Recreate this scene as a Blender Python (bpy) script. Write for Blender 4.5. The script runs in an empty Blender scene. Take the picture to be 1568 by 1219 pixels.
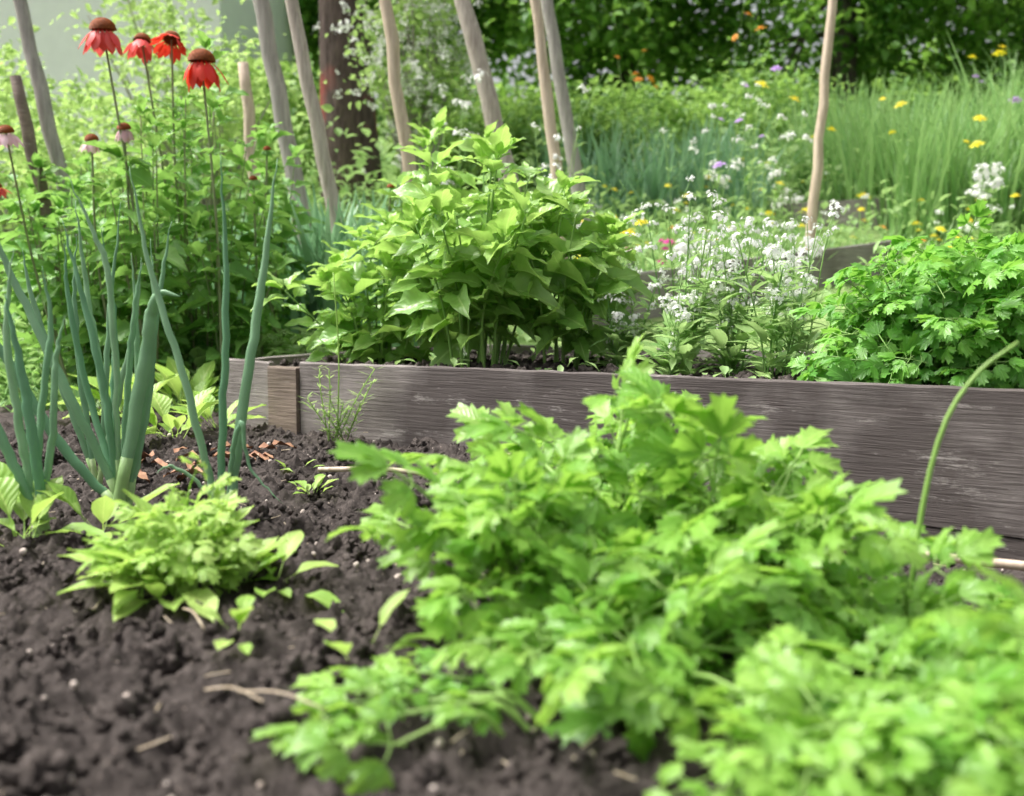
import bpy, math, numpy as np
from mathutils import noise, Vector
rng=np.random.default_rng(7)
scene=bpy.context.scene
PI=math.pi
def U(a,b,n=None): return rng.uniform(a,b,n)
def nrm(a): return a/np.maximum(np.linalg.norm(a,axis=-1,keepdims=True),1e-9)
def frames(D,N):
    D=nrm(np.atleast_2d(np.asarray(D,float))); N=np.broadcast_to(np.atleast_2d(np.asarray(N,float)),D.shape)
    X=nrm(np.cross(D,N)+1e-6); Z=np.cross(X,D)
    return np.stack([X,D,Z],axis=2)
class MB:
    def __init__(s): s.V=[];s.L=[];s.C=[];s.M=[];s.A=[];s.nv=0
    def raw(s,V,L,C,M,A):
        s.V.append(V);s.L.append(np.asarray(L)+s.nv);s.C.append(C);s.M.append(M);s.A.append(A);s.nv+=len(V)
    def inst(s,t,R,T,S=1.0,rnd=None,mat=None):
        V,L,C,M,A=t; T=np.atleast_2d(np.asarray(T,float)); k=len(T); n=len(V)
        R=np.broadcast_to(R,(k,3,3)); S=np.asarray(S,float)
        if S.ndim==0: S=np.full((k,3),float(S))
        elif S.ndim==1: S=np.repeat(S[:,None],3,1)
        P=V[None]*S[:,None,:]; W=np.einsum('kij,knj->kni',R,P)+T[:,None]
        if rnd is None: rnd=U(0,1,k)
        rnd=np.broadcast_to(np.asarray(rnd,float),(k,))
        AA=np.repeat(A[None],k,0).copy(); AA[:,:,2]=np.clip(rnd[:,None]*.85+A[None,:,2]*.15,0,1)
        MM=np.tile(M if mat is None else np.full_like(M,mat),k)
        s.raw(W.reshape(-1,3),(L[None]+np.arange(k)[:,None]*n).ravel(),np.tile(C,k),MM,AA.reshape(-1,3))
    def tmpl(s): return (np.concatenate(s.V),np.concatenate(s.L),np.concatenate(s.C),np.concatenate(s.M),np.concatenate(s.A))
    def build(s,name,mats,smooth=True):
        V,L,C,M,A=s.tmpl()
        me=bpy.data.meshes.new(name)
        me.vertices.add(len(V)); me.vertices.foreach_set('co',V.astype(np.float32).ravel())
        me.loops.add(len(L)); me.loops.foreach_set('vertex_index',L.astype(np.int32))
        me.polygons.add(len(C)); st=np.concatenate([[0],np.cumsum(C)[:-1]]).astype(np.int32)
        me.polygons.foreach_set('loop_start',st)
        me.polygons.foreach_set('material_index',M.astype(np.int32))
        me.polygons.foreach_set('use_smooth',np.full(len(C),smooth))
        at=me.attributes.new('lf','FLOAT_VECTOR','POINT'); at.data.foreach_set('vector',A.astype(np.float32).ravel())
        me.update(calc_edges=True); me.validate()
        for m in mats: me.materials.append(m)
        o=bpy.data.objects.new(name,me); scene.collection.objects.link(o); return o
def T_(V,F,M=0,A=None):
    V=np.array(V,float); L=np.array([i for f in F for i in f]); C=np.array([len(f) for f in F])
    if A is None: A=np.full((len(V),3),.5)
    return (V,L,C,np.full(len(F),M) if np.isscalar(M) else np.array(M),np.array(A,float))
def prof(t,pk):
    p=math.log(.5)/math.log(pk); return math.sin(PI*min(max(t,0),1)**p)**.85 if 0<t<1 else 0
def ovate(n=7,W=.25,pk=.38,fold=.15,droop=.3,wave=.03,teeth=0.,cs=2,stem=0.,mat=0):
    V=[];A=[];F=[]; xs=[-1,-.5,0,.5,1] if cs==2 else [-1,0,1]; k=len(xs); ph=U(0,6)
    for i in range(n+1):
        t=i/n; w=W*max(prof(t,pk),.015 if i in(0,n) else 0)
        w*=(1+teeth*(1 if i%2 else -1))
        y=stem+t; d=-droop*t*t
        for x in xs:
            z=d+fold*abs(x)*w*2+wave*math.sin(ph+t*11+x*2)*abs(x)
            V.append((x*w,y-abs(x)*w*.1,z)); A.append((x,t,rng.random()))
    for i in range(n):
        for j in range(k-1): a=i*k+j; F.append((a,a+1,a+k+1,a+k))
    if stem>0:
        b=len(V); r=.012
        V+= [(-r,0,0),(r,0,0),(-r,stem,0),(r,stem,0)]; A+=[(.5,.5,.5)]*4; F.append((b,b+1,b+3,b+2))
    return T_(V,F,mat,A)
def lobe(n=3,W=.3,L=1.,fold=.1,droop=.2,mat=0):
    V=[];A=[];F=[]
    for i in range(n+1):
        t=i/n*.85; V.append((0,t*L,-droop*t*t)); A.append((0,t,.5))
    V.append((0,L,-droop)); A.append((0,1,.5)); tip=n+1
    for s in(-1,1):
        nt=[]
        for i in range(n+1):
            t=i/n*.85; w=W*(.12 if i==0 else .45+.35*math.sin(PI*t*.8))
            if i==n: w=W*.3
            V.append((s*w*.85,t*L+.02,-droop*t*t+fold*w)); A.append((s*.7,t,rng.random())); nt.append(len(V)-1)
        for i in range(n):
            t=(i+.9)/n*.85; w=W*(.62+.5*math.sin(PI*(i+.9)/(n+.6)))
            V.append((s*w,t*L+.1*L,-droop*t*t+fold*w-.04+U(-.02,.02))); A.append((s,t,rng.random())); tp=len(V)-1
            q=(i,i+1,nt[i+1],nt[i]); tr=(nt[i],nt[i+1],tp)
            F+= [q,tr] if s<0 else [q[::-1],tr[::-1]]
        tr=(n,tip,nt[n]); F.append(tr if s<0 else tr[::-1])
    return T_(V,F,mat,A)
def rz(a):
    c,s=math.cos(a),math.sin(a); return np.array([[c,-s,0],[s,c,0],[0,0,1.]])
def rx(a):
    c,s=math.cos(a),math.sin(a); return np.array([[1,0,0],[0,c,-s],[0,s,c]])
def ry(a):
    c,s=math.cos(a),math.sin(a); return np.array([[c,0,s],[0,1,0],[-s,0,c]])
def tube(mb,pts,rad,sides=6,mat=0,rnd=.5,flat=1.):
    pts=np.asarray(pts,float); m=len(pts); rad=np.broadcast_to(np.asarray(rad,float),(m,))
    t=nrm(np.gradient(pts,axis=0)); ref=np.array([0,1.,0]) if abs(t.mean(0)[1])<.7 else np.array([1.,0,0])
    u=nrm(np.cross(t,ref)); v=np.cross(t,u)
    a=np.arange(sides)/sides*2*PI
    V=pts[:,None]+rad[:,None,None]*(np.cos(a)[None,:,None]*u[:,None]+flat*np.sin(a)[None,:,None]*v[:,None])
    L=[];
    for i in range(m-1):
        for j in range(sides):
            k=(j+1)%sides; L+= [i*sides+j,i*sides+k,(i+1)*sides+k,(i+1)*sides+j]
    A=np.zeros((m*sides,3)); A[:,0]=np.tile(np.cos(a),m); A[:,1]=np.repeat(np.linspace(0,1,m),sides); A[:,2]=rnd
    n=(m-1)*sides
    C=[4]*n; L+= [ (m-1)*sides+j for j in range(sides)]; C.append(sides)
    mb.raw(V.reshape(-1,3),np.array(L),np.array(C),np.full(n+1,mat),A)
def curve(p0,d0,L,n=8,grav=.3,wob=.05):
    p=np.array(p0,float); d=nrm(np.array(d0,float)); P=[p.copy()]; 
    for i in range(n):
        d=nrm(d+np.array([0,0,-grav/n])+rng.normal(0,wob,3)/n**.5*.5); p=p+d*L/n; P.append(p.copy())
    return np.array(P)
def spline(P,n=16):
    P=np.array(P,float); m=len(P); Q=np.vstack([2*P[0]-P[1],P,2*P[-1]-P[-2]]); out=[]
    for s in np.linspace(0,m-1,n):
        i=min(int(s),m-2); t=s-i; a,b,c,d=Q[i],Q[i+1],Q[i+2],Q[i+3]
        out.append(.5*((2*b)+(-a+c)*t+(2*a-5*b+4*c-d)*t*t+(-a+3*b-3*c+d)*t**3))
    return np.array(out)
# ------------------------------------------------------------ materials
def newmat(name):
    m=bpy.data.materials.new(name); m.use_nodes=True; nt=m.node_tree; nt.nodes.clear()
    return m,nt,nt.nodes,nt.links
def mixc(N,Lk,f,a,b,bt='MIX'):
    n=N.new('ShaderNodeMix'); n.data_type='RGBA'; n.blend_type=bt
    for s,v in((0,f),(6,a),(7,b)):
        if isinstance(v,bpy.types.NodeSocket): Lk.new(v,n.inputs[s])
        else: n.inputs[s].default_value=v if s==0 else (*v,1)
    return n.outputs[2]
def mth(N,Lk,op,a,b=0.,c=None):
    n=N.new('ShaderNodeMath'); n.operation=op
    for i,v in enumerate((a,b,c)):
        if v is None: continue
        if isinstance(v,bpy.types.NodeSocket): Lk.new(v,n.inputs[i])
        else: n.inputs[i].default_value=v
    return n.outputs[0]
def leafmat(name,ca,cb,rough=.45,trans=.35,tcol=None,vein=.25,nscale=14,spec=.4,bump=.3):
    m,nt,N,Lk=newmat(name)
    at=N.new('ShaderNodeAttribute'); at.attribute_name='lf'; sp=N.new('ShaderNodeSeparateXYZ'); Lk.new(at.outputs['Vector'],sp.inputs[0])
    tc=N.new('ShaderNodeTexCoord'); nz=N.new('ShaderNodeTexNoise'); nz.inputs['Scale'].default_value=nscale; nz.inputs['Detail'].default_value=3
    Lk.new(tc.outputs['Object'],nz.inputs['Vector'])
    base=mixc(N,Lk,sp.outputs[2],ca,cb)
    dk=tuple(c*.6 for c in ca)
    f=mth(N,Lk,'MULTIPLY_ADD',nz.outputs[0],2.2,-.85); n0=mth(N,Lk,'MULTIPLY',f,.5)
    cl=N.new('ShaderNodeClamp'); Lk.new(n0,cl.inputs[0])
    base=mixc(N,Lk,cl.outputs[0],base,dk)
    ax=mth(N,Lk,'ABSOLUTE',sp.outputs[0])
    if vein>0:
        mid=mth(N,Lk,'LESS_THAN',ax,.07); midf=mth(N,Lk,'MULTIPLY',mid,vein)
        base=mixc(N,Lk,midf,base,tuple(min(c*1.6+.08,1) for c in cb))
        w=mth(N,Lk,'SINE',mth(N,Lk,'MULTIPLY',mth(N,Lk,'SUBTRACT',sp.outputs[1],mth(N,Lk,'MULTIPLY',ax,.3)),48.))
        hgt=mth(N,Lk,'ADD',mth(N,Lk,'MULTIPLY',w,vein),nz.outputs[0])
    else: hgt=nz.outputs[0]
    bp=N.new('ShaderNodeBump'); bp.inputs['Strength'].default_value=bump; bp.inputs['Distance'].default_value=.004; Lk.new(hgt,bp.inputs['Height'])
    pb=N.new('ShaderNodeBsdfPrincipled'); Lk.new(base,pb.inputs['Base Color']); pb.inputs['Roughness'].default_value=rough
    pb.inputs['Specular IOR Level'].default_value=spec; Lk.new(bp.outputs[0],pb.inputs['Normal'])
    tr=N.new('ShaderNodeBsdfTranslucent')
    tcx=mixc(N,Lk,.6,base,tcol or tuple(min(c*1.8,1) for c in cb)); Lk.new(tcx,tr.inputs[0])
    mx=N.new('ShaderNodeMixShader'); mx.inputs[0].default_value=trans; Lk.new(pb.outputs[0],mx.inputs[1]); Lk.new(tr.outputs[0],mx.inputs[2])
    out=N.new('ShaderNodeOutputMaterial'); Lk.new(mx.outputs[0],out.inputs[0]); return m
def simple(name,ca,cb,rough=.8,scale=30,stretch=(1,1,1),bump=.4,bd=.01,detail=6,spec=.3,extra=None):
    m,nt,N,Lk=newmat(name); tc=N.new('ShaderNodeTexCoord'); mp=N.new('ShaderNodeMapping'); mp.inputs['Scale'].default_value=stretch
    Lk.new(tc.outputs['Object'],mp.inputs[0]); nz=N.new('ShaderNodeTexNoise'); nz.inputs['Scale'].default_value=scale; nz.inputs['Detail'].default_value=detail
    nz.inputs['Roughness'].default_value=.65; Lk.new(mp.outputs[0],nz.inputs['Vector'])
    rp=N.new('ShaderNodeValToRGB'); rp.color_ramp.elements[0].position=.32; rp.color_ramp.elements[1].position=.68
    rp.color_ramp.elements[0].color=(*ca,1); rp.color_ramp.elements[1].color=(*cb,1); Lk.new(nz.outputs[0],rp.inputs[0])
    col=rp.outputs[0]
    if extra:
        n2=N.new('ShaderNodeTexNoise'); n2.inputs['Scale'].default_value=extra[1]; n2.inputs['Detail'].default_value=4; Lk.new(tc.outputs['Object'],n2.inputs['Vector'])
        r2=N.new('ShaderNodeValToRGB'); r2.color_ramp.elements[0].position=extra[2]; r2.color_ramp.elements[1].position=extra[2]+.1; Lk.new(n2.outputs[0],r2.inputs[0])
        col=mixc(N,Lk,mth(N,Lk,'MULTIPLY',r2.outputs[0],extra[3]),col,extra[0])
    bp=N.new('ShaderNodeBump'); bp.inputs['Strength'].default_value=bump; bp.inputs['Distance'].default_value=bd; Lk.new(nz.outputs[0],bp.inputs['Height'])
    pb=N.new('ShaderNodeBsdfPrincipled'); Lk.new(col,pb.inputs['Base Color']); pb.inputs['Roughness'].default_value=rough; pb.inputs['Specular IOR Level'].default_value=spec
    Lk.new(bp.outputs[0],pb.inputs['Normal']); out=N.new('ShaderNodeOutputMaterial'); Lk.new(pb.outputs[0],out.inputs[0]); return m

M_pars=leafmat('parsley_leaf',(.14,.36,.04),(.38,.60,.12),.33,.42,(.5,.82,.11),spec=.55)
M_parstem=leafmat('parsley_stalk',(.22,.4,.08),(.38,.56,.17),.4,.2,vein=0)
M_cel=leafmat('celery_leaf',(.09,.30,.04),(.27,.56,.09),.36,.4,(.4,.78,.1),spec=.5)
M_pot=leafmat('broad_leaf',(.19,.41,.075),(.45,.65,.21),.32,.42,(.56,.84,.16),vein=.35,spec=.6)
M_potst=leafmat('broad_stalk',(.2,.38,.09),(.32,.5,.15),.45,.15,vein=0)
M_onion=leafmat('onion_leaf',(.15,.34,.19),(.33,.53,.31),.42,.2,(.42,.66,.33),vein=0,bump=.15)
M_onionb=leafmat('onion_stem',(.3,.5,.18),(.6,.7,.4),.45,.2,vein=0,bump=.1)
M_sdl=leafmat('seedling_leaf',(.28,.51,.08),(.52,.70,.2),.38,.4,(.64,.88,.18),vein=.3)
M_ech=leafmat('coneflower_leaf',(.12,.32,.06),(.30,.53,.14),.42,.38,(.42,.7,.14))
M_echst=leafmat('coneflower_stem',(.2,.28,.12),(.34,.33,.2),.6,.1,vein=0)
M_light=leafmat('light_shrub_leaf',(.24,.42,.10),(.52,.68,.26),.5,.46,(.62,.82,.27),vein=0)
M_dark=leafmat('tree_leaf',(.045,.17,.025),(.26,.49,.08),.5,.42,(.38,.64,.1),vein=0,nscale=2)
M_mid=leafmat('hedge_leaf',(.10,.25,.05),(.32,.51,.13),.5,.42,(.45,.68,.14),vein=0,nscale=2)
M_carp=leafmat('meadow_leaf',(.17,.35,.10),(.44,.62,.25),.5,.42,(.53,.75,.26),vein=0)
M_grass=leafmat('grass_blade',(.18,.39,.12),(.42,.61,.25),.45,.4,(.5,.76,.26),vein=0)
M_iris=leafmat('blue_green_blade',(.17,.36,.2),(.32,.52,.3),.45,.33,(.4,.66,.34),vein=0)
def petal(name,a,b,tr=.3): return leafmat(name,a,b,.5,tr,b,vein=0,bump=.1)
M_white=petal('white_petal',(.9,.88,.88),(.93,.93,.9)); M_yel=petal('yellow_petal',(.85,.68,.02),(.9,.8,.05))
M_red=petal('red_petal',(.78,.03,.02),(.88,.08,.04),.3); M_pink=petal('pink_petal',(.85,.5,.6),(.88,.65,.72)); M_purp=petal('purple_petal',(.5,.28,.7),(.65,.45,.8))
M_rp=petal('coral_petal',(.82,.07,.07),(.9,.16,.15),.3)
M_or=petal('orange_petal',(.85,.3,.02),(.9,.42,.05)); M_mag=petal('magenta_petal',(.65,.05,.3),(.75,.1,.4))
M_cone=simple('coneflower_cone',(.12,.025,.012),(.5,.13,.02),.7,260,bump=.8)
M_bark=simple('trunk_bark',(.06,.04,.036),(.18,.125,.115),.9,9,(3,3,.6),.9,.05,extra=((.5,.08,.06),1.3,.58,.5))
M_bark2=simple('grey_bark',(.07,.06,.05),(.2,.17,.14),.9,9,(3,3,.6),.9,.05)
M_pole=simple('weathered_pole',(.33,.27,.24),(.62,.54,.49),.8,18,(4,4,.35),.5)
M_pole2=simple('tan_pole',(.47,.36,.27),(.72,.59,.47),.75,18,(4,4,.35),.4)
M_pole3=simple('grey_pole',(.27,.245,.23),(.5,.46,.43),.85,16,(4,4,.35),.5)
M_straw=simple('straw',(.4,.31,.2),(.65,.55,.42),.8,40)
M_peb=simple('pebble',(.38,.3,.25),(.7,.62,.56),.7,60)
M_clod=simple('soil_clod',(.022,.018,.016),(.115,.096,.087),.95,60,bump=1,bd=.008,spec=.15)
M_litter=simple('dead_leaf',(.2,.08,.05),(.45,.26,.15),.7,30)
def woodmat(name,ca,cb,dark,xdark=0.):
    m,nt,N,Lk=newmat(name); tc=N.new('ShaderNodeTexCoord'); mp=N.new('ShaderNodeMapping'); mp.inputs['Scale'].default_value=(1.2,14,26)
    Lk.new(tc.outputs['Object'],mp.inputs[0]); nz=N.new('ShaderNodeTexNoise'); nz.inputs['Scale'].default_value=5; nz.inputs['Detail'].default_value=8; nz.inputs['Distortion'].default_value=.6
    nz.inputs['Roughness'].default_value=.7; Lk.new(mp.outputs[0],nz.inputs['Vector'])
    rp=N.new('ShaderNodeValToRGB'); rp.color_ramp.elements[0].position=.34; rp.color_ramp.elements[1].position=.66
    rp.color_ramp.elements[0].color=(*ca,1); rp.color_ramp.elements[1].color=(*cb,1); Lk.new(nz.outputs[0],rp.inputs[0])
    n2=N.new('ShaderNodeTexNoise'); n2.inputs['Scale'].default_value=3.2; n2.inputs['Detail'].default_value=7; Lk.new(tc.outputs['Object'],n2.inputs['Vector'])
    f2=n2.outputs[0]
    if xdark:
        sx=N.new('ShaderNodeSeparateXYZ'); Lk.new(tc.outputs['Object'],sx.inputs[0]); mr=N.new('ShaderNodeMapRange'); mr.inputs[1].default_value=.2; mr.inputs[2].default_value=1.3; mr.inputs[4].default_value=xdark; Lk.new(sx.outputs[0],mr.inputs[0])  # colour gets darker along the board's local X
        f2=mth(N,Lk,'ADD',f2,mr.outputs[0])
    r2=N.new('ShaderNodeValToRGB'); r2.color_ramp.elements[0].position=.42; r2.color_ramp.elements[1].position=.66; Lk.new(f2,r2.inputs[0])
    c=mixc(N,Lk,mth(N,Lk,'MULTIPLY',r2.outputs[0],.88),rp.outputs[0],dark)
    mp3=N.new('ShaderNodeMapping'); mp3.inputs['Scale'].default_value=(2.2,8,11); Lk.new(tc.outputs['Object'],mp3.inputs[0])
    n3=N.new('ShaderNodeTexNoise'); n3.inputs['Scale'].default_value=2; n3.inputs['Detail'].default_value=9; n3.inputs['Roughness'].default_value=.75; Lk.new(mp3.outputs[0],n3.inputs['Vector'])
    r3=N.new('ShaderNodeValToRGB'); r3.color_ramp.elements[0].position=.57; r3.color_ramp.elements[1].position=.63; Lk.new(n3.outputs[0],r3.inputs[0])
    c=mixc(N,Lk,mth(N,Lk,'MULTIPLY',r3.outputs[0],.5),c,(.5,.46,.43))
    bp=N.new('ShaderNodeBump'); bp.inputs['Strength'].default_value=.9; bp.inputs['Distance'].default_value=.006; Lk.new(nz.outputs[0],bp.inputs['Height'])
    pb=N.new('ShaderNodeBsdfPrincipled'); Lk.new(c,pb.inputs['Base Color']); pb.inputs['Roughness'].default_value=.75; pb.inputs['Specular IOR Level'].default_value=.3
    Lk.new(bp.outputs[0],pb.inputs['Normal']); out=N.new('ShaderNodeOutputMaterial'); Lk.new(pb.outputs[0],out.inputs[0]); return m
M_w1=woodmat('weathered_board',(.20,.175,.165),(.40,.36,.34),(.12,.098,.09))
M_wf=woodmat('xdark_weathered_board',(.17,.148,.14),(.38,.34,.32),(.075,.06,.056),.2)
M_w2=woodmat('brown_board',(.17,.125,.10),(.33,.26,.21),(.11,.085,.07))
def groundmat():
    m,nt,N,Lk=newmat('soil_and_turf'); tc=N.new('ShaderNodeTexCoord'); sp=N.new('ShaderNodeSeparateXYZ'); Lk.new(tc.outputs['Object'],sp.inputs[0])
    def nz(s,d=6,r=.6):
        n=N.new('ShaderNodeTexNoise'); n.inputs['Scale'].default_value=s; n.inputs['Detail'].default_value=d; n.inputs['Roughness'].default_value=r; Lk.new(tc.outputs['Object'],n.inputs['Vector']); return n.outputs[0]
    def ramp(f,a,b,ca,cb):
        r=N.new('ShaderNodeValToRGB'); r.color_ramp.elements[0].position=a; r.color_ramp.elements[1].position=b; r.color_ramp.elements[0].color=(*ca,1); r.color_ramp.elements[1].color=(*cb,1); Lk.new(f,r.inputs[0]); return r.outputs[0]
    fine=nz(55,8,.7)
    soil=ramp(fine,.3,.72,(.018,.0145,.013),(.14,.117,.106))
    soil=mixc(N,Lk,ramp(nz(3.5),.4,.65,(0,0,0),(1,1,1)),soil,mixc(N,Lk,.5,soil,(.075,.063,.058)))
    spk=ramp(nz(210,2,.5),.70,.73,(0,0,0),(1,1,1))
    soil=mixc(N,Lk,mth(N,Lk,'MULTIPLY',spk,.7),soil,(.5,.4,.34))
    turf=ramp(nz(9),.35,.65,(.12,.22,.06),(.3,.4,.15))
    y=mth(N,Lk,'ADD',sp.outputs[1],mth(N,Lk,'MULTIPLY',nz(2.5),1.2))
    mr=N.new('ShaderNodeMapRange'); mr.inputs[1].default_value=4.3; mr.inputs[2].default_value=4.9; Lk.new(y,mr.inputs[0])
    col=mixc(N,Lk,mr.outputs[0],soil,turf)
    bp=N.new('ShaderNodeBump'); bp.inputs['Strength'].default_value=1; bp.inputs['Distance'].default_value=.012; Lk.new(fine,bp.inputs['Height'])
    pb=N.new('ShaderNodeBsdfPrincipled'); Lk.new(col,pb.inputs['Base Color']); pb.inputs['Roughness'].default_value=.93; pb.inputs['Specular IOR Level'].default_value=.15
    Lk.new(bp.outputs[0],pb.inputs['Normal']); out=N.new('ShaderNodeOutputMaterial'); Lk.new(pb.outputs[0],out.inputs[0]); return m
M_ground=groundmat()
# ------------------------------------------------------------ terrain
def sst(x,a,b): t=min(max((x-a)/(b-a),0),1); return t*t*(3-2*t)
def H(x,y):
    if y<3.8: h=0.
    elif y<12: h=.22*(y-3.8)*sst(y,3.4,4.4)
    else: h=1.804+.5*(1-math.exp(-(y-12)*.08))
    h-=.11*sst(x,.1,1.1)*(1-sst(y,2.4,4.0))
    return h
def crumb(x,y):
    wx=noise.noise(Vector((x*30,y*30,5)))*.03; wy=noise.noise(Vector((x*30,y*30,9)))*.03
    v=Vector(((x+wx)*16,(y+wy)*16,0)); w=Vector(((x+wx)*48,(y+wy)*48,3.)) 
    d=noise.voronoi(v)[0]; d2=noise.voronoi(w)[0]
    a=noise.noise(Vector((x*4,y*4,7.)))
    return .026*a-.052*(d[0]-.35)*(.4+1.0*max(0,noise.noise(Vector((x*7,y*7,2.)))+.35))-.024*(d2[0]-.35)+.011*noise.noise(Vector((x*110,y*110,0)))
def axis(lo,a,b,hi,st,g=1.25):
    m=list(np.arange(a,b,st)); s=st; v=a; L=[]
    while v>lo: s*=g; v-=s; L.append(v)
    R=[]; v=m[-1]; s=st
    while v<hi: s*=g; v+=s; R.append(v)
    return np.array(L[::-1]+m+R)
xs=axis(-70,-1.4,.6,70,.0057,1.07); ys=axis(-20,.78,3.2,110,.0057,1.05)
V=[]; 
for y in ys:
    for x in xs:
        fade=1 if (-2.2<x<2 and y<4.2) else .0
        V.append((x,y,H(x,y)+(crumb(x,y) if fade else .02*noise.noise(Vector((x*2,y*2,0))))))
nx=len(xs);ny=len(ys)
I=(np.arange(ny-1)[:,None]*nx+np.arange(nx-1)[None]).ravel()
L=np.stack([I,I+1,I+nx+1,I+nx],1).ravel()
mb=MB(); mb.raw(np.array(V),L,np.full(len(I),4),np.zeros(len(I),int),np.full((len(V),3),.5)); mb.build('ground',[M_ground])
import bmesh
def blobT(sub=1,amp=.3):
    bm=bmesh.new(); bmesh.ops.create_icosphere(bm,subdivisions=sub,radius=1)
    o=Vector(rng.uniform(-50,50,3)); V=[]
    for v in bm.verts:
        k=1+amp*noise.noise(v.co*1.6+o)*1.6+amp*.9*noise.noise(v.co*3.7+o)+amp*.5*noise.noise(v.co*8+o); V.append(tuple(v.co*k))
    F=[[v.index for v in f.verts] for f in bm.faces]; bm.free(); return T_(V,F)
clods=[blobT(2,.7) for _ in range(6)]; bclods=[blobT(4,.75) for _ in range(6)]; pebs=[blobT(2,.2) for _ in range(3)]
def randR(k):
    q=nrm(rng.normal(size=(k,4))); w,x,y,z=q.T
    return np.stack([np.stack([1-2*(y*y+z*z),2*(x*y-w*z),2*(x*z+w*y)],1),np.stack([2*(x*y+w*z),1-2*(x*x+z*z),2*(y*z-w*x)],1),np.stack([2*(x*z-w*y),2*(y*z+w*x),1-2*(x*x+y*y)],1)],1)
def inbed(x,y):
    u=(x+.95)*.827+(y-3.43)*-.562; v=(x+.95)*.562+(y-3.43)*.827
    return u,v
def scat(n,x0,x1,y0,y1):
    out=[]
    while len(out)<n:
        x=U(x0,x1); y=y0+(y1-y0)*U(0,1)**1.3
        u,v=inbed(x,y)
        if v>-.03 and u>-.05: continue
        out.append((x,y,H(x,y)+crumb(x,y)))
    return np.array(out)
mb=MB()
for c in clods:
    k=1500; T=scat(k,-1.5,.9,.75,3.6); s=.002+.008*U(0,1,k)**2.5; mb.inst(c,randR(k),T+np.array([0,0,.001]),np.stack([s,s*U(.7,1,k),s*U(.6,.9,k)],1))
for c in bclods:
    k=44; T=scat(k,-1.3,.3,.8,3.2); s=U(.008,.022,k); mb.inst(c,randR(k),T,s)
mb.build('soil_clods',[M_clod])
mb=MB()
for c in pebs:
    k=170; T=scat(k,-1.3,1.0,.75,3.); s=.0015+.005*U(0,1,k)**2; mb.inst(c,randR(k),T+np.array([0,0,.004]),s)
mb.build('pebbles',[M_peb])
mb=MB()
for p in scat(240,-1.3,.9,.8,3.4):
    a=U(0,PI); l=U(.006,.035)*(1 if rng.random()>.12 else 1.8); d=np.array([math.cos(a),math.sin(a),U(-.1,.2)])
    tube(mb,curve(p+np.array([0,0,.008]),d,l,4,0,.3),U(.0006,.0013),4)
for (a,b,r) in [((-.42,2.24,.04),(-.14,2.16,.04),.0055),((.38,1.86,-.02),(1.25,1.5,-.04),.008),((-.245,.99,.022),(-.31,1.02,.022),.0013),((-.275,1.015,.022),(-.18,.97,.022),.0012),((-.42,1.3,.02),(-.37,1.22,.02),.0012)]:
    tube(mb,spline([a,(np.array(a)+b)/2+[0,0,.008],b],8),r,6,1 if r>.004 else 0)
mb.build('straw_and_sticks',[M_straw,M_pole2])
mb=MB(); lt=ovate(5,.25,.4,.3,.3,.08)
T=np.array([(-.95+U(0,.36),2.5+U(-.2,.25),.02) for _ in range(24)])
mb.inst(lt,frames(np.stack([U(-1,1,24),U(-.4,.4,24),U(-.1,.15,24)],1),[0,0,1]),T,U(.03,.08,24)); mb.build('dry_leaf_litter',[M_litter])
# ------------------------------------------------------------ planks
def plank(name,p0,p1,top0,top1,bot0,bot1,th,mat,parent=None,seg=40):
    p0=np.array(p0,float);p1=np.array(p1,float); d=p1-p0; Ln=np.linalg.norm(d); ang=math.atan2(d[1],d[0])
    bm=bmesh.new(); rings=[]
    nz=6; off=U(0,50)
    for i in range(seg+1):
        x=Ln*i/seg; f=i/seg; t=top0+(top1-top0)*f; b=bot0+(bot1-bot0)*f; ring=[]
        w=lambda k:.003*noise.noise(Vector((x*6,k*3+off,0)))
        tp=lambda o:.003*noise.noise(Vector((x*14,off+o,0)))+.006*noise.noise(Vector((x*2.2,off,0)))
        for j in range(nz+1): ring.append((x,0+w(j),b+(t-b)*j/nz+((-.0035+tp(0)) if j==nz else 0)))
        ring.append((x,.004,t+tp(3)))
        ring.append((x,th-.004,t+tp(6)))
        for j in range(nz,-1,-1): ring.append((x,th+w(j+9),b+(t-b)*j/nz+((-.0035+tp(9)) if j==nz else 0)))
        rings.append([bm.verts.new(c) for c in ring])
    k=len(rings[0])
    for i in range(seg):
        for j in range(k):
            bm.faces.new((rings[i][j],rings[i+1][j],rings[i+1][(j+1)%k],rings[i][(j+1)%k]))
    bm.faces.new(rings[0]); bm.faces.new(rings[-1][::-1]); bmesh.ops.recalc_face_normals(bm,faces=bm.faces)
    me=bpy.data.meshes.new(name); bm.to_mesh(me); bm.free(); me.materials.append(mat)
    o=bpy.data.objects.new(name,me); o.location=(p0[0],p0[1],0); o.rotation_euler=(0,0,ang); scene.collection.objects.link(o)
    if parent: o.parent=parent
    return o
def empty(name):
    e=bpy.data.objects.new(name,None); scene.collection.objects.link(e); return e
bed=empty('raised_garden_bed')
u=np.array([.827,-.562]); v=np.array([.562,.827]); c0=np.array([-.95,3.43])
def bp_(a,b): return c0+u*a+v*b
plank('front_board_short',bp_(0,0),bp_(.215,0),.208,.206,-.03,-.05,.028,M_w1,bed,8)
plank('corner_post',bp_(.221,-.012),bp_(.345,-.012),.192,.19,-.08,-.08,.05,M_w2,bed,8)
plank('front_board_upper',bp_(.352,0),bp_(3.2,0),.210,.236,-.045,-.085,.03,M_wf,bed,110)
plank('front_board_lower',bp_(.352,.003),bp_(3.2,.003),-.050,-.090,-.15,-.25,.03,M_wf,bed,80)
plank('side_board',bp_(.002,.03),bp_(.002,1.2),.2,.205,-.05,0,.028,M_w1,bed,20)
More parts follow.
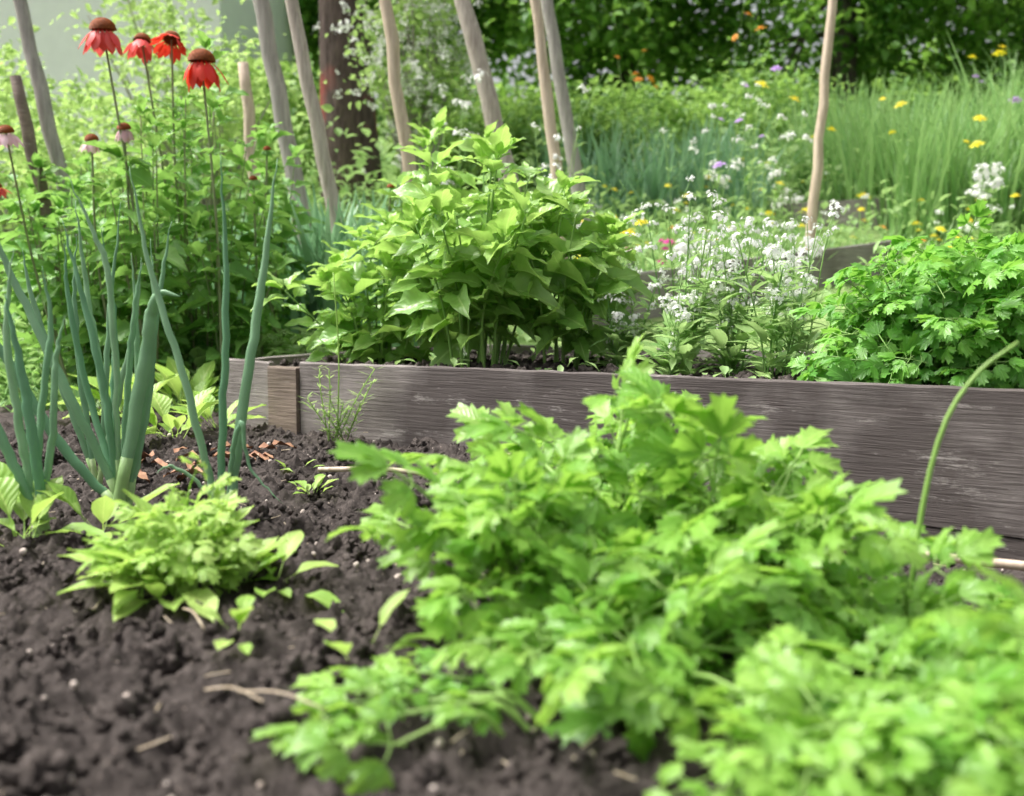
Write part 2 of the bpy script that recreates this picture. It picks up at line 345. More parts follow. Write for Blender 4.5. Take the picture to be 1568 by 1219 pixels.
plank('back_board',bp_(0,1.2),bp_(3.2,1.2),.21,.24,0,-.05,.03,M_w1,bed,40)
gx=np.arange(.0,3.2,.012); gy=np.arange(.025,1.2,.012); V=[]
for b in gy:
    for a in gx:
        p=bp_(a,b); V.append((p[0],p[1],.178+.008*a+.9*crumb(p[0],p[1])))
nx=len(gx); I=(np.arange(len(gy)-1)[:,None]*nx+np.arange(nx-1)[None]).ravel()
mb=MB(); mb.raw(np.array(V),np.stack([I,I+1,I+nx+1,I+nx],1).ravel(),np.full(len(I),4),np.zeros(len(I),int),np.full((len(V),3),.5))
for c in clods:
    k=220; A=U(.03,3.,k);B=U(.04,1.1,k); T=np.array([(*bp_(a,b),.186+.008*a) for a,b in zip(A,B)]); mb.inst(c,randR(k),T,.004+.014*U(0,1,k)**2)
o=mb.build('bed_soil',[M_clod]); o.parent=bed
b2=empty('terrace_timber_edging'); plank('board',(.3,4.9),(2.3,6.25),.48,.74,.2,.40,.05,M_w1,b2,30)
b3=empty('terrace_timber_edging'); plank('board',(2.0,8.1),(4.8,7.3),1.10,1.22,.6,.5,.06,M_w1,b3,30)
b4=empty('path_edge_kerb'); plank('board',(-3.2,4.6),(-1.9,4.7),.24,.25,.0,.0,.08,M_w2,b4,14)
# ------------------------------------------------------------ poles
def pole(a,b,r,mat,nm='wooden_stake'):
    mb=MB(); a=np.array(a,float); b=np.array(b,float); n=12; P=a+(b-a)*np.linspace(0,1,n)[:,None]
    P[1:-1]+=rng.normal(0,.005,(n-2,3)); tube(mb,P,r*np.linspace(1.1,.85,n)*(1+rng.normal(0,.03,n)),10,0); mb.build(nm,[mat])
for a,b,r,m in [((-1.88,4.8,.15),(-2.25,4.8,2.0),.034,M_pole3),((-1.95,4.7,.15),(-2.18,4.7,1.37),.03,M_w2),((-.94,5.2,.2),(-1.26,5.2,2.1),.044,M_pole3),
  ((-.71,4.9,.2),(-1.06,4.9,2.05),.034,M_pole),((-.37,5.,.2),(-.63,5.,2.1),.032,M_pole2),((.14,6.,.4),(-.36,6.,2.4),.052,M_pole),((.32,5.2,.25),(.08,5.2,2.05),.03,M_pole2),
  ((.5,6.5,.5),(.16,6.5,2.5),.042,M_pole3),((1.68,6,.4),(1.8,6,2.35),.029,M_pole2),((-1.28,5.5,.3),(-1.38,5.5,1.6),.033,M_pole2)]: pole(a,b,r,m)
# ------------------------------------------------------------ celery/parsley
def celT(sc=1.):
    mb=MB()
    def leaflet(T,ang,s,tilt=0,roll=0):
        for a,k in((-.68,.8),(0,1.05),(.68,.8)):
            R=rz(ang)@ry(roll)@rx(tilt)@rz(a+U(-.12,.12)); mb.inst(lobe(3,.28,1,.3,U(.1,.55)),R[None],[T],s*k*sc)
    leaflet((0,.66,-.03),0,.44,U(-.4,.1))
    for y,s,w in((.40,.34,.13),(.04,.38,.23)):
        for sd in(-1,1): 
            z=U(-.03,.08)
            leaflet((sd*w,y+.07,z),-sd*1.0+U(-.2,.2),s*U(.85,1.1),U(-.5,.25),sd*U(-.2,.6))
            tube(mb,[(0,y,0),(sd*w*.5,y+.03,z*.5),(sd*w,y+.07,z)],.009,4,1)
    tube(mb,[(0,-.1,0),(0,.3,.01),(0,.67,-.03)],.012,4,1)
    return mb.tmpl()
celTs=[celT() for _ in range(12)]
def celery(mb,base,n,h,spread,ls,rmin=0.,az0=0,az1=2*PI,lrv=.5,low=.45,side=.5,upr=.45):
    base=np.array(base,float)
    for i in range(n):
        a=U(az0,az1); r=U(rmin,1)**.6; out=np.array([math.cos(a),math.sin(a),0])
        end=base+out*spread*r+np.array([0,0,h*(1-.45*r*r)*U(low,1.0)])
        p0=base+out*U(0,.03)+np.array([U(-.02,.02),U(-.02,.02),0])
        mid=p0+(end-p0)*np.array([.3,.3,.6])+np.array([0,0,.02])
        P=spline([p0,mid,end],7); tube(mb,P,np.linspace(.004,.002,7)*ls/.14,5,1,U(0,1))
        D=nrm(P[-1]-P[-2])*upr+out*.45+np.array([U(-.5,.5),U(-.5,.5),U(-.3,.35)])
        Nn=np.array([U(-.9,.9),U(-1.,.6),1.])
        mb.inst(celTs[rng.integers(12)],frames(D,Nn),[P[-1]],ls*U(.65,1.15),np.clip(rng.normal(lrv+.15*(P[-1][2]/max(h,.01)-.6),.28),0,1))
        for q in (P[5],P[4],P[3]):
            if rng.random()<side:
                D=np.array([math.cos(a+U(-1.7,1.7)),math.sin(a+U(-1.7,1.7)),U(-.1,.7)])
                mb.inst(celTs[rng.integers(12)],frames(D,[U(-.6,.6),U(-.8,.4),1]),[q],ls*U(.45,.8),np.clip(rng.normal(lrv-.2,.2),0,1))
for b in [((.15,1.48,-.02),30,.295,.21,.155),((.31,1.38,-.04),26,.255,.21,.15),((.02,1.27,0),22,.19,.18,.14),((.46,1.2,-.05),22,.12,.17,.135),((.15,1.06,-.01),22,.13,.17,.13),
          ((.34,1.02,-.03),22,.11,.17,.13),((.6,1.06,-.07),20,.105,.16,.125),((.24,.87,-.01),18,.075,.14,.115),((.45,.86,-.03),20,.08,.15,.115),((.24,1.62,-.02),16,.27,.18,.145),((.68,1.3,-.09),14,.10,.14,.12),((.56,.92,-.04),14,.09,.12,.115)]:
    mb=MB(); celery(mb,*b,lrv=.55); mb.build('parsley_plant',[M_pars,M_parstem])
mb=MB(); celery(mb,(.03,.98,0),6,.04,.17,.1,.75,2.3,3.7,side=.2); mb.build('parsley_plant',[M_pars,M_parstem])
mb=MB(); celery(mb,(.44,.74,-.03),9,.25,.06,.09); mb.build('parsley_plant',[M_pars,M_parstem])
mb=MB(); P=spline([(.50,1.3,-.08),(.515,1.3,.12),(.54,1.3,.25),(.58,1.3,.32),(.63,1.3,.36)],14); tube(mb,P,np.linspace(.0042,.0022,14),6,0); mb.build('bent_flower_stalk',[M_parstem])
mb=MB()
def dome_cel(mb,base,rad,h,n,ls):
    base=np.array(base,float)
    for i in range(n):
        a=U(0,2*PI); ph=math.asin(U(.02,1)); o=np.array([math.cos(a)*math.cos(ph)*rad,math.sin(a)*math.cos(ph)*rad,math.sin(ph)*h])*U(.72,1.03)
        end=base+o; p0=base+np.array([math.cos(a),math.sin(a),0])*U(0,.08); P=spline([p0,p0+(end-p0)*np.array([.5,.5,.55])+np.array([0,0,.02]),end],6)
        tube(mb,P,np.linspace(.003,.0015,6),4,1,U(0,.4)); out=nrm(o*np.array([1,1,.5]))
        D=out*.35+np.array([U(-.8,.8),U(-.8,.8),U(-.4,.3)]); Nn=out*.9+np.array([U(-.5,.5),U(-.5,.5),.7])
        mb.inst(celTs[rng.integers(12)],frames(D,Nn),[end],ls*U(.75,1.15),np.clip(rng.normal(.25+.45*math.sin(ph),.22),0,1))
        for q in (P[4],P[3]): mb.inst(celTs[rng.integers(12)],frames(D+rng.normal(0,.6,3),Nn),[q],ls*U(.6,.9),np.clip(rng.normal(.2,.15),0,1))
dome_cel(mb,(1.04,2.5,.16),.30,.40,200,.115); dome_cel(mb,(1.42,2.5,.17),.34,.48,180,.115)
mb.build('celery_plant',[M_cel,M_potst])
# ------------------------------------------------------------ broad leaf bush in bed
bigs=[ovate(9,U(.22,.33),U(.35,.42),U(.1,.45),U(-.1,.65),.06,.11,2,.18) for _ in range(10)]
def bush(mb,base,ns,h,spread,ls,nodes=7,T=bigs,stemr=.004,leanpow=.7,topup=.6,sm=1,f0=.12,skip=0.):
    base=np.array(base,float)
    for i in range(ns):
        a=U(0,2*PI); r=U(0,1)**leanpow; out=np.array([math.cos(a),math.sin(a),0]); hh=h*(1-.35*r*r)*U(.75,1.08)
        p0=base+out*spread*.35*r; end=base+out*spread*r+np.array([0,0,hh])
        P=spline([p0,p0+(end-p0)*np.array([.35,.35,.5])+rng.normal(0,.012,3),end],nodes*2+1); tube(mb,P,np.linspace(stemr,stemr*.5,len(P)),5,sm,U(0,1))
        b=U(0,PI)
        for j in range(nodes):
            f=f0+(1-f0)*(j+.5)/nodes; q=P[min(int(f*(len(P)-1)),len(P)-1)]; b+=PI/2+U(-.4,.4)
            for s in(0,PI):
                if rng.random()<skip: continue
                d=np.array([math.cos(b+s),math.sin(b+s),0])+out*.4; d[2]=U(-.6,.5)+topup*f**2
                sz=ls*(.55+.6*math.sin(PI*min(f*.8+.1,1)))*U(.6,1.2)
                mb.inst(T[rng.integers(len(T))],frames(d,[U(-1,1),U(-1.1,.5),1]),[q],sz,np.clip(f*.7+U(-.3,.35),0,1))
        for s in range(5):
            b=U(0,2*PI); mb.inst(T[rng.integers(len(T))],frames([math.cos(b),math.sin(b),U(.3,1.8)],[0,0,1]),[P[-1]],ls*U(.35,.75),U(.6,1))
mb=MB()
bush(mb,(-.12,3.3,.17),26,.66,.32,.15,6,f0=.34,skip=.22,stemr=.005)
bush(mb,(.14,3.3,.17),12,.54,.24,.14,5,f0=.3,skip=.15); bush(mb,(-.46,3.5,.17),14,.42,.30,.13,5,f0=.22,skip=.15)
mb.build('broad_leaf_bush',[M_pot,M_potst])
mb=MB(); bush(mb,(-.36,4.1,.17),5,.97,.12,.14,8,f0=.3); bush(mb,(-.07,4.15,.17),5,.92,.16,.14,8,f0=.3); mb.build('broad_leaf_bush',[M_pot,M_potst])
# ------------------------------------------------------------ onions
def onion(base,leaves,name='spring_onion_clump'):
    mb=MB(); bx,by,bz=base
    for pts,r in leaves:
        r*=.82
        P=[(bx+U(-.012,.012),by+U(-.012,.012),bz-.01)]+[(bx+a,by+b,bz+c) for a,b,c in pts]; n=30
        S=spline(P,n); S[3:-1]+=rng.normal(0,.0010,(n-4,3)); t=np.linspace(0,1,n); rad=r*np.interp(t,[0,.08,.3,.6,.85,1],[.9,.85,1,.85,.4,.05])
        k=4; tube(mb,S[:k],rad[:k],10,1,U(0,.6)); tube(mb,S[k-1:],rad[k-1:],10,0,U(0,1),.7)
    mb.build(name,[M_onion,M_onionb])
onion((-.54,1.94,0),[([(-.06,.0,.22),(-.13,.02,.45),(-.17,.03,.655)],.0095),([(.0,0,.2),(.012,0,.45),(.008,0,.675)],.0095),([(.035,0,.2),(.075,.02,.45),(.105,.03,.67)],.0125),
  ([(.02,-.02,.12),(.042,-.03,.185),(.055,-.03,.10),(.12,-.05,.035)],.006),([(-.03,-.01,.05),(-.09,-.02,.1),(-.12,-.03,.09)],.005)])
onion((-.76,2.0,0),[([(-.09,0,.22),(-.2,.02,.45),(-.26,.02,.62)],.012),([(-.12,0,.14),(-.23,0,.33),(-.3,0,.42)],.013),([(.0,0,.25),(-.01,0,.46),(-.035,0,.54),(-.075,0,.64)],.0085),
  ([(-.04,.03,.25),(-.07,.05,.42),(-.085,.05,.6)],.010),([(-.07,.05,.2),(-.11,.06,.4),(-.115,.06,.52)],.009),([(.02,.05,.2),(.02,.06,.35),(.015,.06,.5)],.009),
  ([(.04,.03,.2),(.07,.04,.4),(.1,.05,.56)],.010),([(.035,0,.2),(.06,0,.31),(.075,-.01,.385),(.10,-.03,.42),(.14,-.04,.415)],.0175),([(-.02,.0,.2),(-.06,.01,.4),(-.1,.02,.56)],.010),([(.01,.02,.2),(.03,.02,.38),(.05,.02,.48)],.009),
  ([(-.03,.06,.2),(-.03,.08,.36),(-.05,.08,.55)],.009),([(.03,.08,.2),(.045,.09,.36),(.04,.1,.53)],.009)])
onion((-.93,2.3,0),[([(-.02,0,.2),(-.03,0,.4),(-.02,0,.55)],.009),([(.03,0,.2),(.05,0,.4),(.08,0,.62)],.009),([(-.06,0,.2),(-.12,0,.4),(-.14,0,.52)],.01),([(.06,0,.2),(.1,0,.35),(.12,0,.5)],.009)])
onion((-.84,1.82,0),[([(.0,0,.15),(-.02,0,.3),(-.04,0,.42)],.013),([(-.05,0,.15),(-.12,0,.3),(-.16,0,.4)],.012),([(.02,.02,.15),(.03,.03,.3),(.05,.03,.38)],.009),([(-.03,.02,.15),(-.05,.02,.35),(-.03,.02,.5)],.011),([(-.01,.05,.2),(.01,.06,.36),(.0,.06,.47)],.009)])
# ------------------------------------------------------------ seedlings
spoon=[ovate(6,U(.22,.3),U(.5,.6),.2,U(.1,.45),.03,0,2,.35) for _ in range(5)]
def rosette(name,base,n,ls,up,frill=0,spread=.04,fh=1.1,fs=.9,fl=.62):
    mb=MB(); base=np.array(base,float)
    for i in range(n):
        a=U(0,2*PI); e=U(.05,up); q=base+np.array([math.cos(a),math.sin(a),0])*U(0,spread)+np.array([0,0,U(0,spread*.4)])
        mb.inst(spoon[rng.integers(5)],frames([math.cos(a),math.sin(a),e],[0,0,1]),[q],ls*U(.5,1.15),U(0,1))
    if frill: celery(mb,base,frill,fh,fs,fl,lrv=.75)
    mb.build(name,[M_sdl,M_sdl])
rosette('lettuce_seedling_clump',(-.48,1.43,.0),60,.085,1.4,22,.06,.13,.07,.065)
rosette('lettuce_seedling_clump',(-.41,1.46,.0),18,.065,1.4,6,.03,.08,.04,.06)
rosette('lettuce_seedling_clump',(-.48,1.55,.0),26,.10,2.4,8,.03,.19,.04,.06)
rosette('weed_seedling',(-.335,1.24,.0),6,.06,1.5); rosette('weed_seedling',(-.18,1.17,.0),5,.055,1.6); rosette('weed_seedling',(-.34,1.44,.0),6,.06,1.3)
rosette('weed_seedling',(-.83,1.74,.0),12,.11,1.6); rosette('weed_seedling',(-.42,2.15,.0),12,.04,1.4); rosette('weed_seedling',(-.72,1.8,0),10,.09,1.8)
rosette('broad_weed',(-.98,3.0,.0),14,.14,2.); rosette('broad_weed',(-.9,3.2,0),12,.12,1.6); rosette('weed_seedling',(.46,1.72,-.03),6,.06,1.6)
rosette('weed_seedling',(-.5,2.4,0),5,.04,1.5); rosette('broad_weed',(-1.3,3.5,.0),16,.16,2.); rosette('broad_weed',(-1.15,3.7,.0),16,.16,2.)
mb=MB(); fern=ovate(2,.06,.5,0,0,0,0,1)
for s in range(10):
    P=curve((-.5+U(-.03,.03),2.97,.0),(U(-.6,.6),U(-.2,.2),1),U(.1,.25),8,.1,.25); tube(mb,P,.0016,4,0)
    for q in P[1:]:
        for k in range(5):
            a=U(0,2*PI); mb.inst(fern,frames([math.cos(a),math.sin(a),.3],[0,0,1]),[q+rng.normal(0,.003,3)],U(.02,.055))
tube(mb,spline([(-.5,2.96,0),(-.49,2.95,.25),(-.5,2.94,.48)],8),.002,4,0)
mb.build('feathery_weed',[M_light])
# ------------------------------------------------------------ flowers
def wclusterT():
    mb=MB(); pt=ovate(2,.42,.6,.1,.1,0,0,1)
    for i in range(14):
        d=nrm(np.array([rng.normal(),rng.normal(),abs(rng.normal())*.5+.15])); c=d*U(.5,1.15)
        R0=frames(nrm(np.cross(d,[.3,.5,.1])),d+[0,-.4,.5])[0]
        for k in range(4): mb.inst(pt,(R0@rz(k*PI/2))[None],[c],.33)
    return mb.tmpl()
wT=[wclusterT() for _ in range(4)]
def daisyT(np_=8,w=.22,droop=.1):
    mb=MB(); pt=ovate(3,w,.6,.1,droop,0,0,1)
    for k in range(np_): mb.inst(pt,rz(k*2*PI/np_)[None],[(0,0,0)],1.)
    for k in range(6): mb.inst(pt,(rz(k*2*PI/6+.3)@rx(.5))[None],[(0,0,.05)],.6)
    return mb.tmpl()
dT=daisyT()
narrow=[ovate(3,.12,.45,.2,U(.1,.5),0,0,1) for _ in range(3)]
def stemflower(mb,base,h,lean,heads,fm,hs,T,leafs=8,ll=.05,br=4):
    d=np.array([lean*U(-1,1),lean*U(-1,1),1.]); P=curve(base,d,h,8,.05,.12); tube(mb,P,np.linspace(.003,.0015,9),4,1,U(0,1))
    for i in range(leafs):
        q=P[rng.integers(0,7)]; a=U(0,2*PI); mb.inst(narrow[rng.integers(3)],frames([math.cos(a),math.sin(a),U(0,1)],[0,0,1]),[q],ll*U(.6,1.3),mat=0)
    ends=[P[-1]]
    for i in range(br):
        q=P[rng.integers(3,8)]; Q=curve(q,(U(-.6,.6),U(-.6,.6),1),h*U(.15,.35),4,.05); tube(mb,Q,.0012,3,1); ends.append(Q[-1])
    for e in ends[:heads]:
        mb.inst(T[rng.integers(len(T))],frames([U(-1,1),U(-1,1),U(-.2,.2)],[U(-.5,.5),-.5,1]),[e],hs*U(.6,1.3),mat=fm)
for (x,y,h,n) in [(.50,3.05,.44,6),(.62,2.95,.36,6),(.70,2.78,.36,5),(.56,3.45,.5,5),(.82,3.05,.42,5),(.36,3.45,.46,5),(.33,3.15,.24,5),(.44,2.85,.26,4),(.70,3.35,.46,5),(.24,3.55,.5,4),(.92,3.4,.42,4)]:
    mb=MB()
    for i in range(n): stemflower(mb,(x+U(-.03,.03),y+U(-.03,.03),.18),h*U(.6,1.2),.25,4,2,.02,wT,24,.08,4)
    for i in range(14):
        a=U(0,2*PI); mb.inst(spoon[rng.integers(5)],frames([math.cos(a),math.sin(a),U(.5,1.6)],[0,0,1]),[(x+U(-.03,.03),y+U(-.03,.03),.19+U(0,.1))],U(.05,.11),mat=0)
    mb.build('white_stock_plant',[M_carp,M_carp,M_white])
mb=MB(); k=200; A=U(.25,3.,k);B=U(.05,1.15,k); T=np.array([(*bp_(a,b),.19+U(0,.02)) for a,b in zip(A,B)]); a=U(0,2*PI,k)
for t in spoon: mb.inst(t,frames(np.stack([np.cos(a),np.sin(a),U(.1,1.2,k)],1)[:40],[0,0,1]),T[:40]+rng.normal(0,.01,(40,3)),U(.02,.05,40)); T=np.roll(T,-40,0)
mb.build('bed_weeds',[M_carp])
for (x,y,h,m,hs) in [(.27,5.2,1.15,2,.03),(1.05,5.9,1.05,2,.028),(1.35,6.0,1.1,2,.03),(1.5,6.3,.95,2,.03),(1.3,6.2,.6,2,.035),(1.65,6.3,.55,2,.04),(1.25,4.4,.30,2,.04),(-.25,5.6,1.0,2,.04),(2.6,5.8,.65,2,.045),(2.75,6.2,.6,2,.045),(.78,4.3,.5,2,.04),(1.1,4.3,.48,2,.045)]:
    mb=MB(); 
    for i in range(3): stemflower(mb,(x+U(-.1,.1),y+U(-.1,.1),H(x,y)),h*U(.8,1.05),.12,3,2,hs,wT,14,.09,3)
    mb.build('white_wildflower',[M_carp,M_carp,M_white])
for nm,mt,lst,hs in [('yellow_wildflower',M_yel,[(1.75,6.3,1.15),(2.6,7,1.2),(3.4,7.5,1.5),(4.3,8,1.5),(1.9,7,.7),(2.9,6.8,.9),(.6,5.2,.4),(2.3,6.4,.5),(3.1,6.3,.5),(3.6,7.,.95)],.045),('purple_wildflower',M_purp,[(1.15,5.9,1.1),(1.65,6.6,1.2),(4.2,8.2,1.7),(3.3,7.2,1.1)],.045),
   ('orange_wildflower',M_or,[(.9,8.,1.3),(2.1,5.7,.35),(1.1,8.2,1.35),(1.6,6.9,1.4)],.04),('magenta_wildflower',M_mag,[(.72,5.3,.36),(.85,5.4,.34)],.035)]:
    for (x,y,h) in lst:
        mb=MB()
        for i in range(2): stemflower(mb,(x+U(-.15,.15),y+U(-.1,.1),H(x,y)),h*U(.8,1.05),.15,2 if i else 1,2,hs,[dT],10,.08,2)
        mb.build(nm,[M_carp,M_carp,mt])
# coneflowers
pet=[ovate(5,.15,.6,-.15,.35,.02,0,2) for _ in range(3)]
def domeT():
    V=[];F=[];n=22;m=9
    for i in range(m+1):
        ph=i/m*PI*.5
        for j in range(n): 
            k=1+(.14 if (i+j)%2 else -.04); V.append((math.cos(ph)*math.cos(j/n*2*PI)*k,math.cos(ph)*math.sin(j/n*2*PI)*k,math.sin(ph)*.9*k))
    for i in range(m):
        for j in range(n): F.append((i*n+j,i*n+(j+1)%n,(i+1)*n+(j+1)%n,(i+1)*n+j))
    return T_(V,F,3)
dome=domeT()
def coneflower(base,head,s,pm,facing=(0,-.25,1),ang=-.45,leaves=14):
    mb=MB(); head=np.array(head,float); P=spline([base,(np.array(base)+head)/2+rng.normal(0,.03,3),head],12); tube(mb,P,np.linspace(.006,.004,12),6,1,.5)
    R=frames([1,0,0],facing)[0]; mb.inst(dome,R[None],[head],s*.42)
    n=15
    for k in range(n): mb.inst(pet[k%3],(R@rz(k*2*PI/n+U(-.12,.12))@rx(ang+U(-.35,.25)))[None],[head+R@(rz(k*2*PI/n)@np.array([0,s*.3,0]))],np.array([[s*1.3,s*U(.7,1.0),s*.9]]),mat=2)
    for i in range(leaves):
        q=P[rng.integers(1,10)]; a=U(0,2*PI); mb.inst(bigs[rng.integers(10)],frames([math.cos(a),math.sin(a),U(-.3,.7)],[0,0,1]),[q],U(.07,.14),mat=0)
    mb.build('coneflower',[M_ech,M_echst,pm,M_cone])
coneflower((-1.35,4.0,.05),(-1.465,3.85,1.36),.10,M_rp,(.1,-.1,1),-.75); coneflower((-1.1,3.95,.05),(-1.115,3.85,1.25),.105,M_red,(0.1,-.05,1),-.8)
coneflower((-1.25,4.2,.05),(-1.30,4.1,1.385),.075,M_red,(.1,.6,1)); coneflower((-1.3,4.3,.05),(-1.43,4.15,1.39),.075,M_rp,(.5,.3,1),-.7)
coneflower((-1.7,4.,.05),(-1.83,3.85,1.0),.065,M_pink,ang=-.7); coneflower((-1.5,4.,.05),(-1.54,3.9,.98),.055,M_pink,ang=-.7); coneflower((-1.4,4.,.05),(-1.42,3.9,1.02),.055,M_pink,ang=-.8)
coneflower((-1.0,4.2,.1),(-1.0,4.1,.86),.035,M_ech); coneflower((-.5,4.3,.1),(-.48,4.2,.84),.035,M_ech); coneflower((-1.85,3.9,.05),(-1.85,3.8,.8),.045,M_rp);coneflower((-.95,4.4,.1),(-.99,4.3,1.0),.035,M_ech)
mb=MB()
for x,y,h in [(-1.9,4.5,.85),(-1.6,4.4,1.),(-1.25,4.4,1.2),(-1.05,4.6,.9),(-2.1,4.7,.8),(-1.45,4.6,1.05),(-1.75,4.2,.8),(-1.25,4.15,1.1),(-1.38,4.0,.95),(-1.6,4.05,.8),(-1.1,4.1,.85)]: bush(mb,(x,y,H(x,y)),7,h*U(.9,1.05),.22,.115,9,stemr=.0045,skip=.2)
mb.build('coneflower_foliage',[M_ech,M_echst])
# ------------------------------------------------------------ leaf clouds, trees
small=[ovate(3,.32,.45,.25,.2,0,0,1) for _ in range(3)]
def cloud(mb,c,rad,ncl,per,cr,ls,mat=0,up=.5,T=small):
    c=np.array(c,float); rad=np.array(rad,float)
    d=nrm(rng.normal(size=(ncl,3)))*(U(.15,1,ncl)**.5)[:,None]; C=c+d*rad; tone=U(0,1,ncl)
    for t in T:
        k=per//len(T); P=(C[:,None]+rng.normal(size=(ncl,k,3))*cr*np.array([1,1,.6])).reshape(-1,3); n=len(P)
        D=rng.normal(size=(n,3)); D[:,2]=D[:,2]*.5-.2; N_=rng.normal(size=(n,3))*.7; N_[:,2]+=up*2
        mb.inst(t,frames(D,N_),P,ls*U(.6,1.3,n),np.clip(np.repeat(tone,k)+rng.normal(0,.25,n),0,1),mat=mat)
    return C
def tree(name,base,h,cr,c_off,ncl,per,ls,lm,tr=.2,clr=.35,lean=(0,0),bark=M_bark2):
    mb=MB(); base=np.array(base,float); top=base+np.array([lean[0],lean[1],h]); cc=base+np.array([lean[0],lean[1],c_off])
    P=spline([base,(base+top)/2+rng.normal(0,.08,3),top],14); tube(mb,P,tr*np.linspace(1.15,.35,14)*(1+rng.normal(0,.03,14)),14,1)
    C=cloud(mb,cc,cr,ncl,per,clr,ls)
    for q in C[::3]:
        s=P[rng.integers(6,13)]; tube(mb,spline([s,(s+q)/2+np.array([0,0,.15]),q],6),np.linspace(tr*.25,.01,6),5,1)
    mb.build(name,[lm,bark])
tree('old_garden_tree',(-1.36,9,1.0),5.5,(2.6,1.2,1.2),4.9,70,100,.09,M_dark,.235,.3,(-.1,0),M_bark)
for x,y,h,c,r in [(1.6,15.5,5,3.2,(2.1,1.5,2.0)),(4.6,15,5,3.,(2.2,1.5,2.2)),(7.6,15.5,5,3.,(2.2,1.5,2.3)),(-1.5,17,6,3.6,(2.2,1.5,2.2)),(-4.8,17,6,3.6,(2.2,1.5,2.2)),(10.2,15,5,3.,(2,1.5,2.3))]:
    tree('deciduous_tree',(x,y,H(x,y)-.1),h,r,c,88,110,.16,M_dark,.2,.31)
mb=MB()
for x in np.arange(-9,11,1.4): cloud(mb,(x+U(-.3,.3),13.4,2.3),(1.,.6,.7),34,80,.24,.12)
mb.build('hedge',[M_mid])
mb=MB()
for x in np.arange(-16,20,2.4):
    if abs(x-1.4)>1.: cloud(mb,(x,22+U(-1,1),3.2),(1.7,1.,2.4),36,70,.45,.26)
mb.build('distant_treeline',[M_dark])
for x,y,z,r in [(-3.9,7.6,1.6,(.8,.5,.8)),(-2.5,7.8,1.9,(.9,.5,1.1)),(-3.0,6.4,1.2,(.7,.4,.65)),(-1.9,6.6,1.4,(.5,.4,.8)),(-2.7,5.8,.9,(.7,.4,.5))]:
    mb=MB(); C=cloud(mb,(x,y,z),r,50,36,.12,.065)
    for q in C[::2]: tube(mb,spline([(x+U(-.1,.1),y,H(x,y)-.05),((x+q[0])/2,y,(q[2]+H(x,y))/2+.1),q],7),np.linspace(.018,.004,7),5,1)
    mb.build('leafy_shrub',[M_light,M_pole3])
mb=MB(); C=cloud(mb,(-.72,7.8,2.25),(.36,.4,.75),36,60,.11,.06); 
for q in C: tube(mb,spline([(-.7,7.8,.8),((q[0]-.7)/2,7.8,(q[2]+.8)/2+.1),q],6),np.linspace(.015,.004,6),4,1)
k=420; P=C[rng.integers(0,len(C),k)]+rng.normal(0,.12,(k,3))-[0,.1,0]; mb.inst(wT[0],randR(k),P,U(.02,.045,k),mat=2); mb.build('white_blossom_shrub',[M_light,M_pole3,M_white])
for x,y,z,r in [(.5,9.5,1.75,(.7,.4,.5)),(1.3,10.2,1.9,(.9,.4,.55)),(2.6,10.5,2.0,(.9,.4,.6)),(-.3,9.3,1.6,(.6,.4,.5)),(-2.2,9.5,1.8,(.8,.5,.7))]:
    mb=MB(); C=cloud(mb,(x,y,z),r,54,60,.15,.075); mb.build('leafy_shrub',[M_mid])
mb=MB()
def reg(n,x0,x1,y0,y1):
    x=U(x0,x1,n); y=U(y0,y1,n); m=[]
    for a,b in zip(x,y):
        i=inbed(a,b); g1=b-(4.9+(a-.3)*.675); g2=b-(8.1-(a-2.0)*.286)
        m.append(not(i[1]<1.28 and i[0]>-.1) and not(.2<a<2.3 and -.75<g1<.1) and not(a>2 and -.7<g2<.1))
    x=x[m];y=y[m]
    return x,y,np.array([H(a,b) for a,b in zip(x,y)])
for t in small+narrow:
    for (n,a,b,c,d,hh,s) in [(2600,-3.6,5.5,4.7,9,.24,.07),(2000,-3,7,8,12.5,.38,.1),(900,-2.6,-.6,3.9,5,.08,.06)]:
        x,y,z=reg(n,a,b,c,d); k=len(x); cl=np.array([noise.noise(Vector((p*1.5,q*1.5,0))) for p,q in zip(x,y)]); az=U(0,2*PI,k)
        P=np.stack([x,y,z+U(0,1,k)**1.2*hh*(1+cl*2)],1)
        mb.inst(t,frames(np.stack([np.cos(az),np.sin(az),U(.0,1.6,k)],1),[0,0,1]),P,s*U(.6,1.4,k),np.clip(.45+1.5*cl+rng.normal(0,.25,k),0,1))
mb.build('meadow_foliage',[M_carp])
blade=[]
for c in(.1,.35,.7):
    V=[];F=[];A=[]
    for i in range(6):
        t=i/5; w=.014*(1-t**2)+.0008; V+=[(-w,t,-c*t*t*.6),(w,t,-c*t*t*.6)]; A+=[(-1,t,.5),(1,t,.5)]
    for i in range(5): F.append((2*i,2*i+1,2*i+3,2*i+2))
    blade.append(T_(V,F,0,A))
def grass(name,mat,n,x0,x1,y0,y1,h,lean=.35,cl=None,wid=1.):
    mb=MB()
    for t in blade:
        x,y,z=reg(n//3,x0,x1,y0,y1); k=len(x)
        if cl: c=rng.integers(0,cl,k); cx=U(x0,x1,cl);cy=U(y0,y1,cl); x=cx[c]+rng.normal(0,.07,k); y=cy[c]+rng.normal(0,.07,k); z=np.array([H(a,b) for a,b in zip(x,y)])
        az=U(0,2*PI,k); L=lean*U(0,1,k); s=h*U(.5,1.1,k)
        D=np.stack([np.cos(az)*L,np.sin(az)*L,np.ones(k)],1); N_=np.stack([-np.cos(az),-np.sin(az),np.zeros(k)+.3],1)
        mb.inst(t,frames(D,N_),np.stack([x,y,z-.01],1),np.stack([np.maximum(s,.5)*wid,s,s],1))
    mb.build(name,[mat])
